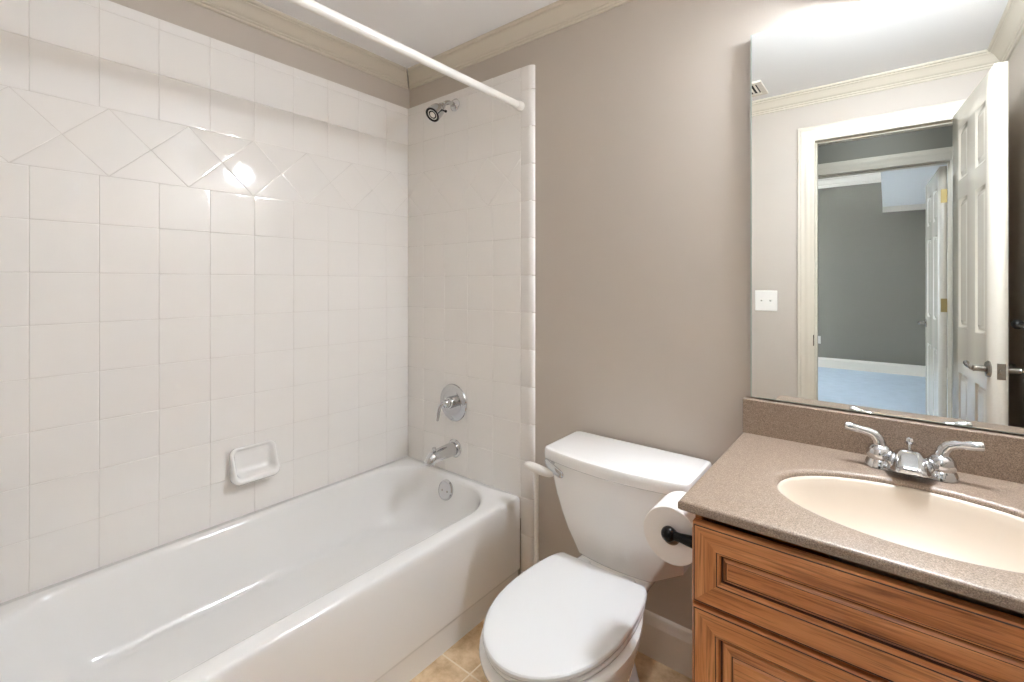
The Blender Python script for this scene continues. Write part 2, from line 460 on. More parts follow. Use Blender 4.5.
# bullnose column, rounded outer edge, running to the floor beside the tub
zs = [0.0, .085] + [.391-.153, .391] + [.391+.153*k for k in range(1, 12)] + [2.172]
for z0, z1 in zip(zs, zs[1:]):
    if z1-z0 < .01: continue
    g = .0008; prof = [(.7318, .004), (.7318, .0012), (.7326, .0004), (.7345, 0), (.768, 0), (.775, .0008), (.782, .0034), (.7875, .0072), (.7915, .0115), (.794, .0175)]
    top = .006 if z1 > 2.17 else .0008
    rings = [[(x, y+(.0015 if k in (0, 3) else 0), z) for x, y in prof] for k, z in enumerate((z0+g, z0+g+.0015, z1-g-top, z1-g))]
    mb.loft(rings, False, False, closed=False)
mb.box(.731, .776, .0016, .0175, 0, 2.170, 1)
mb.build('tile_surround', [M['tile'], M['grout']], wb, sharp=50)

# ------------------------------------------------------------------ bathtub
tub = thing('bathtub', (.365, -.76, 0), 'long white enamel bathtub built into the tiled alcove', 'bathtub')
mb = MB(); X1, Y0 = .7305, -1.540
R = []
def o_(ins, z, r=.004): R.append(rr(.001+ins*.2, X1-ins, Y0+ins*.2, -.001-ins*.2, r, z, 12))
o_(.007, 0); o_(.007, .080); o_(.006, .086); o_(.0005, .094); o_(0, .098)
o_(0, .36); o_(.0006, .376); o_(.003, .385, .006); o_(.007, .3895, .009); o_(.012, .391, .013)
def i_(l, r_, f, b, rad, z): R.append(rr(l, r_, f, b, rad, z, 12))
i_(.037, .675, -1.49, -.040, .19, .3915)
i_(.043, .668, -1.483, -.047, .19, .390)
i_(.048, .663, -1.478, -.052, .19, .386)
i_(.051, .660, -1.474, -.055, .19, .378)
i_(.054, .657, -1.469, -.058, .19, .362)
i_(.068, .645, -1.445, -.070, .19, .29)
i_(.086, .628, -1.415, -.086, .19, .22)
i_(.100, .614, -1.39, -.104, .19, .18)
i_(.110, .604, -1.375, -.118, .19, .165)
i_(.120, .594, -1.36, -.135, .185, .158)
i_(.140, .575, -1.33, -.165, .17, .153)
i_(.26, .455, -1.15, -.34, .09, .150)
mb.loft(R, True, True)
part(mb, 'tub_body', M['enamel'], tub, sharp=60)
mb = MB()
OV = Vector((.352, -.064, .335)); oax = Vector((0, -.96, .28)).normalized()
mb.lathe([(.0, -.012), (.040, -.012), (.045, .002), (.044, .006), (.038, .009), (.0, .010)], OV, oax, 40)
ovp = part(mb, 'overflow_plate', M['chrome'], tub, sharp=12); ovp['label'] = 'round chrome overflow plate'
for sx in (-.016, .016):
    mb = MB(); mb.lathe([(.0045, .006), (.0045, .011), (.002, .0118), (0, .0118)], OV+Vector((sx, 0, -.004)), oax, 12)
    subpart(mb, 'screw', M['nickel'], ovp, tub)
mb = MB(); mb.lathe([(0, -.004), (.034, -.004), (.034, .002), (.028, .004), (.026, .0), (0, -.001)], (.40, -.21, .1525), (0, 0, 1), 32)
part(mb, 'drain_ring', M['chrome'], tub)

# ------------------------------------------------------------------ soap dish on the left wall
sd = thing('soap_dish', (0, -.738, .585), 'white ceramic soap dish set into the tiles above the tub', 'soap dish')
ya, yb, za, zb = -.838, -.670, .524, .656
def scoop(ins, r, xb, xt, zlo=0):
    """slanted rounded outline: xb = distance off the wall at the bottom, xt at the top"""
    z0, z1 = za+ins+zlo, zb-ins*.8
    out = []
    for p in rr(ya+ins, yb-ins, z0, z1, r, 0, 6):
        t = (p[1]-z0)/(z1-z0); k = max(0, 1-t)**1.15
        out.append((xt+(xb-xt)*k, p[0], p[1]))
    return out
mb = MB()
mb.loft([scoop(.004, .020, -.002, -.002), scoop(.001, .022, .012, .009), scoop(.0, .024, .050, .010, .002), scoop(.001, .024, .058, .012, .006), scoop(.004, .022, .064, .014, .010), scoop(.008, .020, .064, .014, .011),
         scoop(.012, .018, .060, .012, .012), scoop(.015, .018, .048, .010, .012), scoop(.018, .018, .018, .007, .012), scoop(.024, .016, .008, .005, .014), scoop(.040, .010, .005, .004, .016)])
part(mb, 'dish_body', M['china'], sd, sharp=70)
# ------------------------------------------------------------------ shower fittings on the back wall
sp = thing('tub_spout', (.345, 0, .505), 'chrome tub spout with a diverter knob just above the tub rim', 'spout')
mb = MB(); mb.lathe([(0, 0), (.041, 0), (.042, .006), (.038, .012), (.034, .014), (0, .013)], (.345, 0, .507), (0, -1, 0), 36)
part(mb, 'flange', M['chrome'], sp)
mb = MB()
mb.tube([(.345, -.010, .507), (.345, -.02, .507), (.345, -.07, .506), (.345, -.11, .504), (.345, -.135, .501), (.345, -.150, .494), (.345, -.158, .482), (.345, -.160, .470)],
        [.033, .0325, .030, .028, .0265, .0245, .0225, .021], 24)
part(mb, 'spout_body', M['chrome'], sp, subsurf=1)
mb = MB(); mb.lathe([(.004, 0), (.004, .010), (.0085, .011), (.0095, .016), (.0085, .021), (0, .022)], (.345, -.128, .523), (0, -.15, 1), 20)
part(mb, 'diverter_knob', M['chrome'], sp)

vl = thing('shower_valve', (.335, 0, .718), 'round chrome shower valve with a down-turned lever above the tub spout', 'valve')
mb = MB(); mb.lathe([(0, 0), (.085, 0), (.087, .003), (.085, .007), (.074, .010), (.066, .0115), (.060, .0135), (.055, .012), (.03, .014), (0, .014)], (.335, 0, .718), (0, -1, 0), 56)
part(mb, 'escutcheon', M['chrome'], vl)
mb = MB(); mb.lathe([(.027, .010), (.027, .030), (.025, .036), (.021, .038), (.021, .052), (.017, .060), (.008, .064), (0, .065)], (.335, 0, .722), (0, -1, 0), 32)
part(mb, 'hub', M['chrome'], vl)
mb = MB()
mb.tube([(.333, -.045, .722), (.328, -.058, .722), (.322, -.070, .717), (.318, -.077, .702), (.316, -.081, .678), (.315, -.084, .650), (.315, -.085, .645)],
        [.011, .0105, .0095, .009, .0085, .0085, .004], 18, up=(1, 0, .1))
part(mb, 'lever', M['chrome'], vl, subsurf=1)

sh = thing('overhead_shower', (.345, 0, 2.105), 'small chrome shower head on a bent arm high on the tiled wall', 'shower fitting')
mb = MB(); mb.lathe([(0, 0), (.029, 0), (.029, .003), (.022, .011), (.012, .014), (0, .014)], (.345, 0, 2.108), (0, -1, 0), 32)
part(mb, 'flange', M['chrome'], sh)
mb = MB()
mb.tube([(.345, -.004, 2.108), (.345, -.030, 2.110), (.345, -.050, 2.106), (.345, -.066, 2.096), (.345, -.080, 2.083)], .0105, 16)
part(mb, 'arm', M['chrome'], sh, subsurf=1)
hax = Vector((0, -.72, -.70)).normalized(); H0 = Vector((.345, -.076, 2.086))
mb = MB(); mb.ball(H0+hax*.012, .016, 20)
mb.lathe([(.010, .008), (.017, .012), (.018, .022), (.014, .026)], H0, hax, 24)
part(mb, 'ball_joint', M['chrome'], sh)
mb = MB(); mb.lathe([(.012, .022), (.022, .028), (.030, .042), (.033, .058), (.033, .076), (.035, .078), (.035, .088), (.031, .090), (.029, .086), (0, .086)], H0, hax, 36)
part(mb, 'head_body', M['chrome'], sh)
mb = MB(); mb.lathe([(.0335, .0885), (.0335, .0915), (.0245, .0905), (.0245, .0865)], H0, hax, 36)
part(mb, 'face_ring', M['black'], sh)
mb = MB(); mb.lathe([(.024, .085), (.024, .0885), (.020, .089), (.019, .087), (.014, .087), (.013, .090), (0, .0905)], H0, hax, 28)
part(mb, 'spray_face', M['plastic'], sh)
mb = MB(); mb.lathe([(.004, 0), (.004, .03), (.006, .031), (.006, .037), (0, .038)], H0+hax*.05+Vector((.028, 0, -.003)), (.9, -.1, -.45), 14)
part(mb, 'spray_lever', M['black'], sh)

rod = thing('shower_rod', (.733, -.755, 2.01), 'straight white shower curtain rod spanning above the tub', 'curtain rod')
mb = MB(); mb.lathe([(.0145, -.004), (.0145, 1.556)], (.733, 0, 2.01), (0, -1, 0), 28)
part(mb, 'tube', M['plastic'], rod)
for y, d in ((0, -1), (YF, 1)):
    mb = MB(); mb.lathe([(0, 0), (.019, 0), (.019, .010), (.0165, .028), (.0148, .030), (0, .030)], (.733, y, 2.01), (0, d, 0), 28)
    part(mb, 'end_flange', M['plastic'], rod)

# ------------------------------------------------------------------ toilet
TX = 1.248
to = thing('toilet', (TX, -.40, 0), 'white two-piece toilet with closed lid between tub and vanity', 'toilet')
def egg(hw, yb, yf, z, yc=None, n=48, back=.6, xc=TX):
    """egg ring: widest at yc, flat-ish back at yb, round front at yf"""
    if yc is None: yc = yb + (yf-yb)*.47
    out = []
    for i in range(n):
        a = 2*PI*i/n; c, s = math.cos(a), math.sin(a)
        if s >= 0:   # back
            x = hw*math.copysign(abs(c)**back, c); y = yc + (yb-yc)*abs(s)**back
        else:
            x = hw*math.copysign(abs(c)**.96, c); y = yc + (yf-yc)*abs(s)**.96
        out.append((xc+x, y, z))
    return out
mb = MB()
def bowlring(hw, hb, yb, yf, z, yc=-.475, ym=-.235):
    pts = []
    for sgn in (1, -1):
        side = [(TX+sgn*hb*.86, yb), (TX+sgn*hb, yb-.015)] + [(TX+sgn*hb, yb-.015+(ym-yb+.015)*k/6) for k in range(1, 7)]
        side += [(TX+sgn*(hb+(hw-hb)*(math.sin(k/8*PI/2))**1.1), ym+(yc-ym)*(k/8)) for k in range(1, 8)]
        arc = [(TX+sgn*hw*math.cos(PI/2*k/14), yc-(yc-yf)*math.sin(PI/2*k/14)**.97) for k in range(15)]
        q = side+arc
        pts += q if sgn > 0 else q[::-1][1:]
    return [(x, y, z) for x, y in pts]
mb.loft([bowlring(.122, .085, -.14, -.60, 0), bowlring(.124, .087, -.14, -.605, .012), bowlring(.116, .080, -.15, -.59, .03), bowlring(.110, .072, -.16, -.575, .08),
         bowlring(.112, .068, -.18, -.58, .14), bowlring(.138, .068, -.18, -.62, .20), bowlring(.162, .074, -.15, -.67, .26), bowlring(.178, .088, -.10, -.712, .32),
         bowlring(.186, .113, -.05, -.735, .358), bowlring(.188, .118, -.045, -.740, .374), bowlring(.187, .118, -.046, -.738, .382), bowlring(.168, .110, -.05, -.722, .386), bowlring(.150, .10, -.06, -.70, .387)])
part(mb, 'bowl', M['china'], to, sharp=70)
def lidring(hw, hb, yb, yf, z, n=24, yc=-.475):
    """seat outline: straight back edge of half width hb, swelling sides, round front"""
    out = []
    for i in range(n+1):      # right side back -> front -> left side
        a = i/n
        out.append(a)
    pts = []
    # right side from back corner to widest
    for i in range(10):
        t = i/10; pts.append((TX+hb+(hw-hb)*math.sin(t*PI/2)**.9, yb+(yc-yb)*(1-math.cos(t*PI/2))**.85 if t else yb, z))
    for i in range(n+1):
        a = PI*i/n; pts.append((TX+hw*math.cos(a), yc-(yc-yf)*abs(math.sin(a))**.97, z))
    for i in range(9, -1, -1):
        t = i/10; pts.append((TX-hb-(hw-hb)*math.sin(t*PI/2)**.9, yb+(yc-yb)*(1-math.cos(t*PI/2))**.85 if t else yb, z))
    return pts
mb = MB()
mb.loft([lidring(.166, .128, -.282, -.722, .390), lidring(.172, .132, -.279, -.728, .392), lidring(.174, .134, -.278, -.730, .397), lidring(.173, .133, -.278, -.729, .403), lidring(.168, .130, -.281, -.724, .405)])
part(mb, 'seat', M['seat'], to, sharp=60)
mb = MB()
mb.loft([lidring(.168, .130, -.276, -.725, .406), lidring(.1725, .1335, -.272, -.733, .408), lidring(.1745, .1355, -.270, -.736, .413), lidring(.1738, .1348, -.271, -.735, .419), lidring(.171, .132, -.273, -.732, .4222), lidring(.1665, .1285, -.277, -.727, .4235), lidring(.1625, .1255, -.281, -.722, .4238)])
part(mb, 'seat_lid', M['seat'], to, sharp=20)
for sx in (-.075, .075):
    mb = MB(); mb.loft([rr(TX+sx-.022, TX+sx+.022, -.275, -.235, .008, z) for z in (.386, .402)] + [rr(TX+sx-.019, TX+sx+.019, -.272, -.238, .008, .407)])
    part(mb, 'hinge', M['seat'], to)
def tankring(hw, yf, z, bow=.03, yb=-.012, r=.03, m=8):
    out = []
    base = rr(TX-hw, TX+hw, yf, yb, r, z, m)
    # resample the front edge so that it can bow
    res = []
    for i, p in enumerate(base):
        res.append(p)
        if i == 3*(m+1)-1:
            q = base[i+1]
            for k in range(1, 16): t = k/16; res.append((p[0]+(q[0]-p[0])*t, p[1], z))
    for p in res:
        wgt = max(0, min(1, (yb-p[1])/(yb-yf)))
        out.append((p[0], p[1]-bow*(1-((p[0]-TX)/hw)**2)*wgt, z))
    return out
mb = MB()
def facetring(hwf, hws, ys, yf, z, bow, yb=-.012, r=.012, m=4):
    """front panel, two angled side panels, sides and back; corners filleted, front bowed"""
    P = [Vector(p) for p in ((-hwf, yf), (hwf, yf), (hws, ys), (hws, yb), (-hws, yb), (-hws, ys))]
    out = []
    for i in range(6):
        p, a, c = P[i], (P[i-1]-P[i]).normalized(), (P[(i+1) % 6]-P[i]).normalized()
        ang = math.acos(max(-1, min(1, a.dot(c)))); d = min(r/math.tan(ang/2), .011); q0, q1 = p+a*d, p+c*d
        for k in range(m+1):
            t = k/m; out.append((q0*(1-t)**2 + p*2*t*(1-t) + q1*t*t))
        if i == 0:
            e = P[1]+(P[0]-P[1]).normalized()*.011
            for k in range(1, 16): out.append(q1+(e-q1)*(k/16))
    res = []
    for q in out:
        y = q.y
        if y < yf+.02: y -= bow*max(0, 1-(q.x/hwf)**2)
        res.append((TX+q.x, y, z))
    return res
mb.loft([facetring(*p) for p in ((.108, .168, -.105, -.184, .3855, .010), (.119, .181, -.102, -.192, .3865, .012), (.124, .186, -.101, -.195, .391, .013), (.140, .189, -.106, -.197, .42, .016),
         (.163, .196, -.120, -.200, .46, .02), (.184, .206, -.136, -.203, .51, .023), (.204, .216, -.152, -.207, .57, .026), (.218, .225, -.168, -.210, .63, .028), (.226, .230, -.180, -.212, .67, .03), (.228, .2315, -.184, -.213, .690, .03))])
part(mb, 'tank', M['china'], to, sharp=24)
mb = MB()
mb.loft([tankring(.230, -.215, .682, .03, -.006, .012), tankring(.240, -.223, .6825, .033, -.002, .014), tankring(.2445, -.2265, .686, .034, -.001, .016), tankring(.245, -.227, .700, .034, -.001, .016),
         tankring(.2445, -.2265, .714, .034, -.001, .016), tankring(.242, -.224, .7195, .0335, -.003, .015), tankring(.235, -.218, .722, .033, -.008, .014)])
part(mb, 'tank_lid', M['china'], to, sharp=30)
mb = MB()
mb.lathe([(.0, -.006), (.013, -.006), (.013, .006), (.010, .010), (0, .011)], (1.034, -.224, .676), (-.35, -1, 0), 20)
lv = part(mb, 'flush_lever', M['chrome'], to); lv['label'] = 'chrome flush lever at the tank corner'
mb = MB()
mb.tube([(1.020, -.234, .683), (1.026, -.240, .681), (1.045, -.250, .676), (1.07, -.258, .669), (1.092, -.262, .662), (1.103, -.2625, .659), (1.107, -.2625, .658)], [.007, .012, .0135, .014, .014, .011, .005], 16,
        flat=[(.6, 1)]*7)
subpart(mb, 'lever_arm', M['chrome'], lv, to, subsurf=1)
for sx in (-.118, .118):
    mb = MB(); mb.lathe([(.016, 0), (.016, .006), (.011, .016), (0, .019)], (TX+sx, -.33, .008), (0, 0, 1), 20)
    part(mb, 'bolt_cap', M['china'], to)

# slim white T-handled rod beside the tank
rd = thing('upright_rod', (.857, -.062, 0), 'slim upright white rod with a rounded crossbar, between tub and toilet tank', 'rod')
mb = MB(); mb.lathe([(.030, 0), (.030, .006), (.012, .012), (.0095, .02), (.0085, .30), (.0085, .548)], (.857, -.062, 0), (0, 0, 1), 20)
part(mb, 'shaft', M['plastic'], rd)
mb = MB()
mb.tube([(.800, -.062, .562), (.804, -.062, .562), (.816, -.062, .562), (.84, -.062, .560), (.87, -.062, .557), (.905, -.062, .554), (.925, -.062, .552), (.935, -.062, .551)], [.004, .012, .018, .0205, .0205, .018, .013, .004], 20,
        flat=[(1, .85)]*8)
part(mb, 'crossbar', M['plastic'], rd, subsurf=1)

# ------------------------------------------------------------------ vanity cabinet
VX0, VX1, VY = 1.603, XR-.003, -.548
va = thing('vanity_cabinet', (1.97, -.27, 0), 'reddish brown wooden vanity cabinet with framed drawer front under the countertop', 'cabinet')
mb = MB()
mb.box(VX0, VX0+.016, VY+.02, 0.006, .10, .8135, 1); mb.box(VX1-.016, VX1, VY+.02, 0.006, .10, .8135, 1)
mb.box(VX0+.016, VX1-.016, VY+.02, .006, .10, .116, 0); mb.box(VX0+.016, VX1-.016, -.004, .006, .116, .8135, 0)
mb.box(VX0+.01, VX1, VY+.075, 0, 0, .10, 1)
mb.box(VX0, VX1, VY+.012, VY+.02, .770, .788, 0)      # top rail of the face frame
mb.box(VX0, VX1, VY+.014, VY+.02, .600, .665, 0)
mb.box(VX0, VX0+.04, VY, VY+.02, .10, .775, 1)
mb.box(VX1-.04, VX1, VY, VY+.02, .10, .775, 1)
part(mb, 'carcass', [M['wood_h'], M['wood_v']], va, bevel=.0015)
def framed(mb, x0, x1, z0, z1, y, prof):
    """nested rectangles facing -y; prof = (inset, depth behind y, glaze?)"""
    loops = []
    for ins, d, g_ in prof:
        loops.append([(x0+ins, y+d, z0+ins), (x1-ins, y+d, z0+ins), (x1-ins, y+d, z1-ins), (x0+ins, y+d, z1-ins)])
    for k in range(len(loops)-1):
        a, b = loops[k], loops[k+1]; gl = prof[k+1][2]
        for i in range(4):
            j = (i+1) % 4
            mb.add([a[i], a[j], b[j], b[i]], [(0, 1, 2, 3)], 2 if gl else (0 if i in (0, 2) else 1))
    mb.add(loops[-1], [(0, 1, 2, 3)], prof[-1][2] if prof[-1][2] in (0, 1) and prof[-1][2] is not False else 0)
edge = [(0, .019, 0), (0, .006, 0), (.0008, .003, 0), (.003, .0006, 0), (.0042, .0012, 1), (.0055, .0004, 1), (.0068, .0, 0)]
dp = edge + [(.046, .0, 0), (.0468, .0010, 1), (.0478, .0012, 1), (.051, .003, 0), (.0535, .0085, 0), (.0548, .0110, 1),
      (.0568, .0112, 1), (.0585, .0090, 0), (.0625, .0058, 0), (.0632, .0064, 1), (.0640, .0064, 1), (.0665, .0056, 0)]
FM = [M['wood_h'], M['wood_v'], M['glaze']]
FY = VY-.020
mb = MB(); framed(mb, VX0+.006, VX1-.006, .637, .7965, FY, dp); part(mb, 'drawer_front', FM, va)
dpd = edge + [(.044, .0, 0), (.0448, .0010, 1), (.0458, .0012, 1), (.049, .003, 0), (.052, .0105, 0), (.0532, .0120, 1), (.0552, .0122, 1), (.058, .0095, 0), (.073, .0065, 0), (.0738, .0075, 1), (.0750, .0075, 1), (.078, .0045, 0)]
xm = (VX0+VX1)/2
for a, b in ((VX0+.006, xm-.002), (xm+.002, VX1-.006)):
    mb = MB(); framed(mb, a, b, .112, .630, FY, dpd)
    part(mb, 'cabinet_door', FM, va)

# countertop with an oval cut-out and a backsplash
CT = thing('countertop', (1.96, -.285, .8140), 'speckled brown solid-surface countertop and backsplash on the vanity', 'countertop')
SX, SY, SA, SB = 1.966, -.331, .243, .162
cx0, cx1, cy0, cy1, cz0, cz1 = 1.582, XR-.001, -.572, YW, .8140, .8345
def rect_at(a, x0, x1, y0, y1):
    c, s = math.cos(a), math.sin(a); t = 1e9
    if c > 1e-9: t = min(t, (x1-SX)/c)
    if c < -1e-9: t = min(t, (x0-SX)/c)
    if s > 1e-9: t = min(t, (y1-SY)/s)
    if s < -1e-9: t = min(t, (y0-SY)/s)
    return (SX+c*t, SY+s*t)
angs = [2*PI*i/72 for i in range(72)] + [math.atan2(y-SY, x-SX) % (2*PI) for x in (cx0, cx1) for y in (cy0, cy1)]
angs = sorted(angs)
def ell(k, z): return [(SX+(SA+k)*math.cos(t), SY+(SB+k)*math.sin(t), z) for t in angs]
def ell_dir(k, z):     # ellipse point in the direction of the angle
    out = []
    for t in angs:
        c, s = math.cos(t), math.sin(t); r = 1/math.sqrt((c/(SA+k))**2+(s/(SB+k))**2)
        out.append((SX+c*r, SY+s*r, z))
    return out
def rc(ins, z): return [rect_at(t, cx0+ins, cx1, cy0+ins, cy1)+(z,) for t in angs]
mb = MB()
mb.loft([ell_dir(.0, cz0), rc(.003, cz0), rc(.0, cz0+.003), rc(0, cz1-.005), rc(.0018, cz1-.0018), rc(.006, cz1),
         ell_dir(.022, cz1), ell_dir(.016, cz1+.0006), ell_dir(.008, cz1-.0002), ell_dir(.003, cz1-.003), ell_dir(.0, cz1-.008), ell_dir(.0, cz0)], False, False)
part(mb, 'slab', M['counter'], CT, sharp=40)
mb = MB(); mb.box(cx0-.001, cx1, -.019, YW, cz1-.001, .9345); part(mb, 'backsplash', M['counter'], CT, bevel=.002)

# sink basin
sk = thing('sink_basin', (SX, SY, .70), 'oval cream sink basin set into the speckled countertop', 'sink')
mb = MB()
mb.loft([ell_dir(.002, .8135), ell_dir(-.001, .8235), ell_dir(-.004, .8235), ell_dir(-.008, .818), ell_dir(-.014, .803), ell_dir(-.026, .775), ell_dir(-.045, .745), ell_dir(-.072, .720), ell_dir(-.105, .705), ell_dir(-.135, .699)], False, True)
part(mb, 'bowl', M['basin'], sk, sharp=80)
mb = MB(); mb.lathe([(0, 0), (.022, 0), (.022, .003), (.016, .004), (.014, .0015), (0, .001)], (SX, SY, .699), (0, 0, 1), 28)
part(mb, 'drain', M['chrome'], sk)

# faucet
fc = thing('sink_faucet', (1.958, -.088, cz1), 'chrome two-handle sink faucet in front of the backsplash', 'faucet')
FXc, FYc = 1.958, -.090
mb = MB()
mb.loft([rr(FXc-.078, FXc+.078, FYc-.027, FYc+.027, .026, z) for z in (cz1-.0005, cz1+.006)] + [rr(FXc-.075, FXc+.075, FYc-.024, FYc+.024, .023, cz1+.011), rr(FXc-.06, FXc+.06, FYc-.014, FYc+.014, .013, cz1+.014)])
part(mb, 'base_plate', M['chrome'], fc)
mb = MB()
def sring(y, hw_b, hw_t, zb, zt, n=28):
    out = []
    for i in range(n):
        a = 2*PI*i/n; c, s = math.cos(a), math.sin(a)
        k = (s+1)/2; hw = hw_b+(hw_t-hw_b)*k
        out.append((FXc+hw*math.copysign(abs(c)**.35, c), y, (zb+zt)/2+(zt-zb)/2*(math.copysign(abs(s)**.55, s) if s < 0 else s**.9)))
    return out
mb.loft([sring(FYc+.028, .038, .010, cz1+.008, cz1+.026), sring(FYc+.022, .052, .016, cz1+.004, cz1+.042), sring(FYc+.006, .058, .022, cz1+.003, cz1+.054), sring(FYc-.012, .059, .024, cz1+.003, cz1+.057),
         sring(FYc-.032, .056, .024, cz1+.005, cz1+.054), sring(FYc-.052, .050, .023, cz1+.010, cz1+.048), sring(FYc-.070, .042, .022, cz1+.016, cz1+.042), sring(FYc-.086, .034, .020, cz1+.019, cz1+.037), sring(FYc-.093, .028, .016, cz1+.022, cz1+.034)])
part(mb, 'spout', M['chrome'], fc, subsurf=1)
mb = MB(); mb.lathe([(.0028, 0), (.0028, .010), (.006, .011), (.0090, .018), (.0070, .025), (0, .027)], (FXc, FYc+.008, cz1+.052), (0, .1, 1), 18)
part(mb, 'lift_rod', M['chrome'], fc)
for sx in (-1, 1):
    hx = FXc+sx*.055
    mb = MB()
    mb.lathe([(.031, .002), (.030, .008), (.0265, .016), (.0245, .020), (.0255, .022), (.0265, .027), (.0260, .036), (.0235, .044), (.0185, .050), (.0115, .054), (.0, .056)], (hx, FYc, cz1), (0, 0, 1), 32)
    hd = part(mb, 'handle', M['chrome'], fc)
    mb = MB()
    mb.tube([(hx, FYc, cz1+.044), (hx+sx*.001, FYc, cz1+.056), (hx+sx*.004, FYc, cz1+.066), (hx+sx*.012, FYc-.001, cz1+.076), (hx+sx*.024, FYc-.002, cz1+.081), (hx+sx*.036, FYc-.004, cz1+.083),
             (hx+sx*.038, FYc-.004, cz1+.0832), (hx+sx*.050, FYc-.005, cz1+.085), (hx+sx*.062, FYc-.006, cz1+.087), (hx+sx*.068, FYc-.006, cz1+.088), (hx+sx*.070, FYc-.006, cz1+.088)],
            [.0145, .0135, .012, .0108, .0095, .0082, .0090, .0098, .0102, .009, .004], 18, up=(0, 1, 0))
    subpart(mb, 'lever', M['chrome'], hd, fc)

# toilet paper on its holder
tp = thing('paper_holder', (1.601, -.44, .718), 'black two-post toilet paper holder fixed to the vanity side', 'paper holder')
RX, RZ, RY0, RY1 = 1.536, .718, -.487, -.385
for y, s in ((RY0-.012, 1), (RY1+.012, 1)):
    mb = MB()
    mb.lathe([(0, -.004), (.021, -.004), (.021, .004), (.014, .008), (.0135, .012), (.0115, .030), (.0095, .045), (.0095, .058), (.006, .060)], (1.607, y, RZ), (-1, 0, 0), 24)
    mb.ball((RX, y, RZ), .0165, 24)
    part(mb, 'post', M['black'], tp)
mb = MB(); mb.lathe([(.007, 0), (.007, RY1-RY0+.024)], (RX, RY0-.012, RZ), (0, 1, 0), 16); part(mb, 'roller', M['black'], tp)
rl = thing('toilet_paper_roll', (RX, -.436, RZ), 'white toilet paper roll on the black holder beside the vanity', 'toilet paper')
mb = MB(); rc_z = RZ-.010
L = RY1-RY0
rings = [[(RX+r*math.cos(2*PI*i/56), y, rc_z+r*math.sin(2*PI*i/56)) for i in range(56)] for r, y in
         ((.0205, RY0+.003), (.0205, RY0), (.0625, RY0), (.0640, RY0+.0015), (.0640, RY1-.002), (.0625, RY1), (.0205, RY1), (.0205, RY1-.003))]
mb.loft(rings, False, False); part(mb, 'paper', M['paper'], rl, sharp=40)
mb = MB()
rings = [[(RX+r*math.cos(2*PI*i/40), y, rc_z+r*math.sin(2*PI*i/40)) for i in range(40)] for r, y in ((.0204, RY0+.001), (.0188, RY0+.001), (.0188, RY1-.001), (.0204, RY1-.001))]
mb.loft(rings, False, False); part(mb, 'core', M['card'], rl, sharp=40)

# ------------------------------------------------------------------ mirror
MX0, MX1, MZ0, MZ1 = 1.599, XR-.002, .939, 2.018
mi = thing('wall_mirror', ((MX0+MX1)/2, 0, MZ0), 'large frameless wall mirror above the vanity backsplash', 'mirror')
mb = MB(); mb.box(MX0, MX1, .000, .0055, MZ0, MZ1); part(mb, 'glass_edge', M['mirror_edge'], mi)
mb = MB(); mb.box(MX0+.0035, MX1, -.0006, .001, MZ0+.002, MZ1-.003); part(mb, 'mirror_glass', M['mirror'], mi)
mb = MB(); mb.box(MX0+.004, MX1, .0055, YW, MZ0+.006, MZ1-.006); part(mb, 'backing', M['dark'], mi)

# half-bowl glass vanity light above the mirror
LX, LY, LZ = 1.95, -.028, 2.112
vb = thing('vanity_light', (LX, 0, LZ), 'half-bowl frosted glass wall light glowing above the mirror', 'light')
mb = MB(); mb.loft([[(p[0], y, p[1]) for p in rr(LX-.15+i, LX+.15-i, LZ-.035+i, LZ+.035-i, .012, 0, 6)] for y, i in ((YW, 0), (-.018, 0), (-.026, .006))])
part(mb, 'back_plate', M['nickel'], vb)
mb = MB(); n = 40; rings = []
for k in range(0, 13):
    a = PI/2*k/13
    rings.append([(LX+.135*math.cos(a)*math.cos(2*PI*i/n), LY-.090*math.sin(a), LZ+.075*math.cos(a)*math.sin(2*PI*i/n)) for i in range(n)])
mb.loft(rings, True, True); part(mb, 'glass_bowl', M['bulb'], vb, sharp=60)
mb = MB(); n = 48; sh0 = []; sh1 = []; sh2 = []; sh3 = []  # added metal hood, shaped to keep the glow off wall and ceiling
for i in range(n):
    a = 2*PI*i/n; c, q = math.cos(a), math.sin(a)
    f = max(0, q); d = -.022-.036*abs(c)*(1-f)**.5 - .135*f**.7 if q > -.25 else -.022-.036*abs(c)*max(0, (q+1)/.75)
    ex, ez = .144, .080
    sh0.append((LX+ex*c, YW, LZ+ez*q)); sh1.append((LX+ex*c, d, LZ+ez*q)); sh2.append((LX+(ex-.003)*c, d, LZ+(ez-.003)*q)); sh3.append((LX+(ex-.003)*c, YW-.004, LZ+(ez-.003)*q))
mb.loft([sh0, sh1, sh2, sh3], True, True); part(mb, 'added_glow_shield', M['nickel'], vb, sharp=40)
mb = MB(); n = 26; rings = []
for dx in (-.004, .004):
    x = -.062+dx; q = math.sqrt(1-(x/.135)**2)
    for r in ((1.005, 1.025) if dx < 0 else (1.025, 1.005)):
        rings.append([(LX+x, LY-.090*q*r*math.sin(PI*i/n), LZ+.075*q*r*math.cos(PI*i/n)) for i in range(n+1)])
mb.loft(rings+[rings[0]], False, False, closed=False); part(mb, 'strap', M['nickel'], vb)

# hall ceiling lamp behind the doorway
hl = thing('ceiling_lamp', (1.85, -2.12, HZC), 'round white glass ceiling lamp in the hall outside the bathroom door', 'lamp')
mb = MB(); mb.lathe([(0, 0), (.15, 0), (.15, .018), (.14, .026), (0, .026)], (1.85, -2.12, HZC), (0, 0, -1), 40); part(mb, 'ceiling_plate', M['brass'], hl)
mb = MB(); mb.lathe([(.135, .02), (.138, .03), (.13, .055), (.10, .082), (.05, .098), (0, .102)], (1.85, -2.12, HZC), (0, 0, -1), 40); part(mb, 'glass_shade', M['hall_glow'], hl)

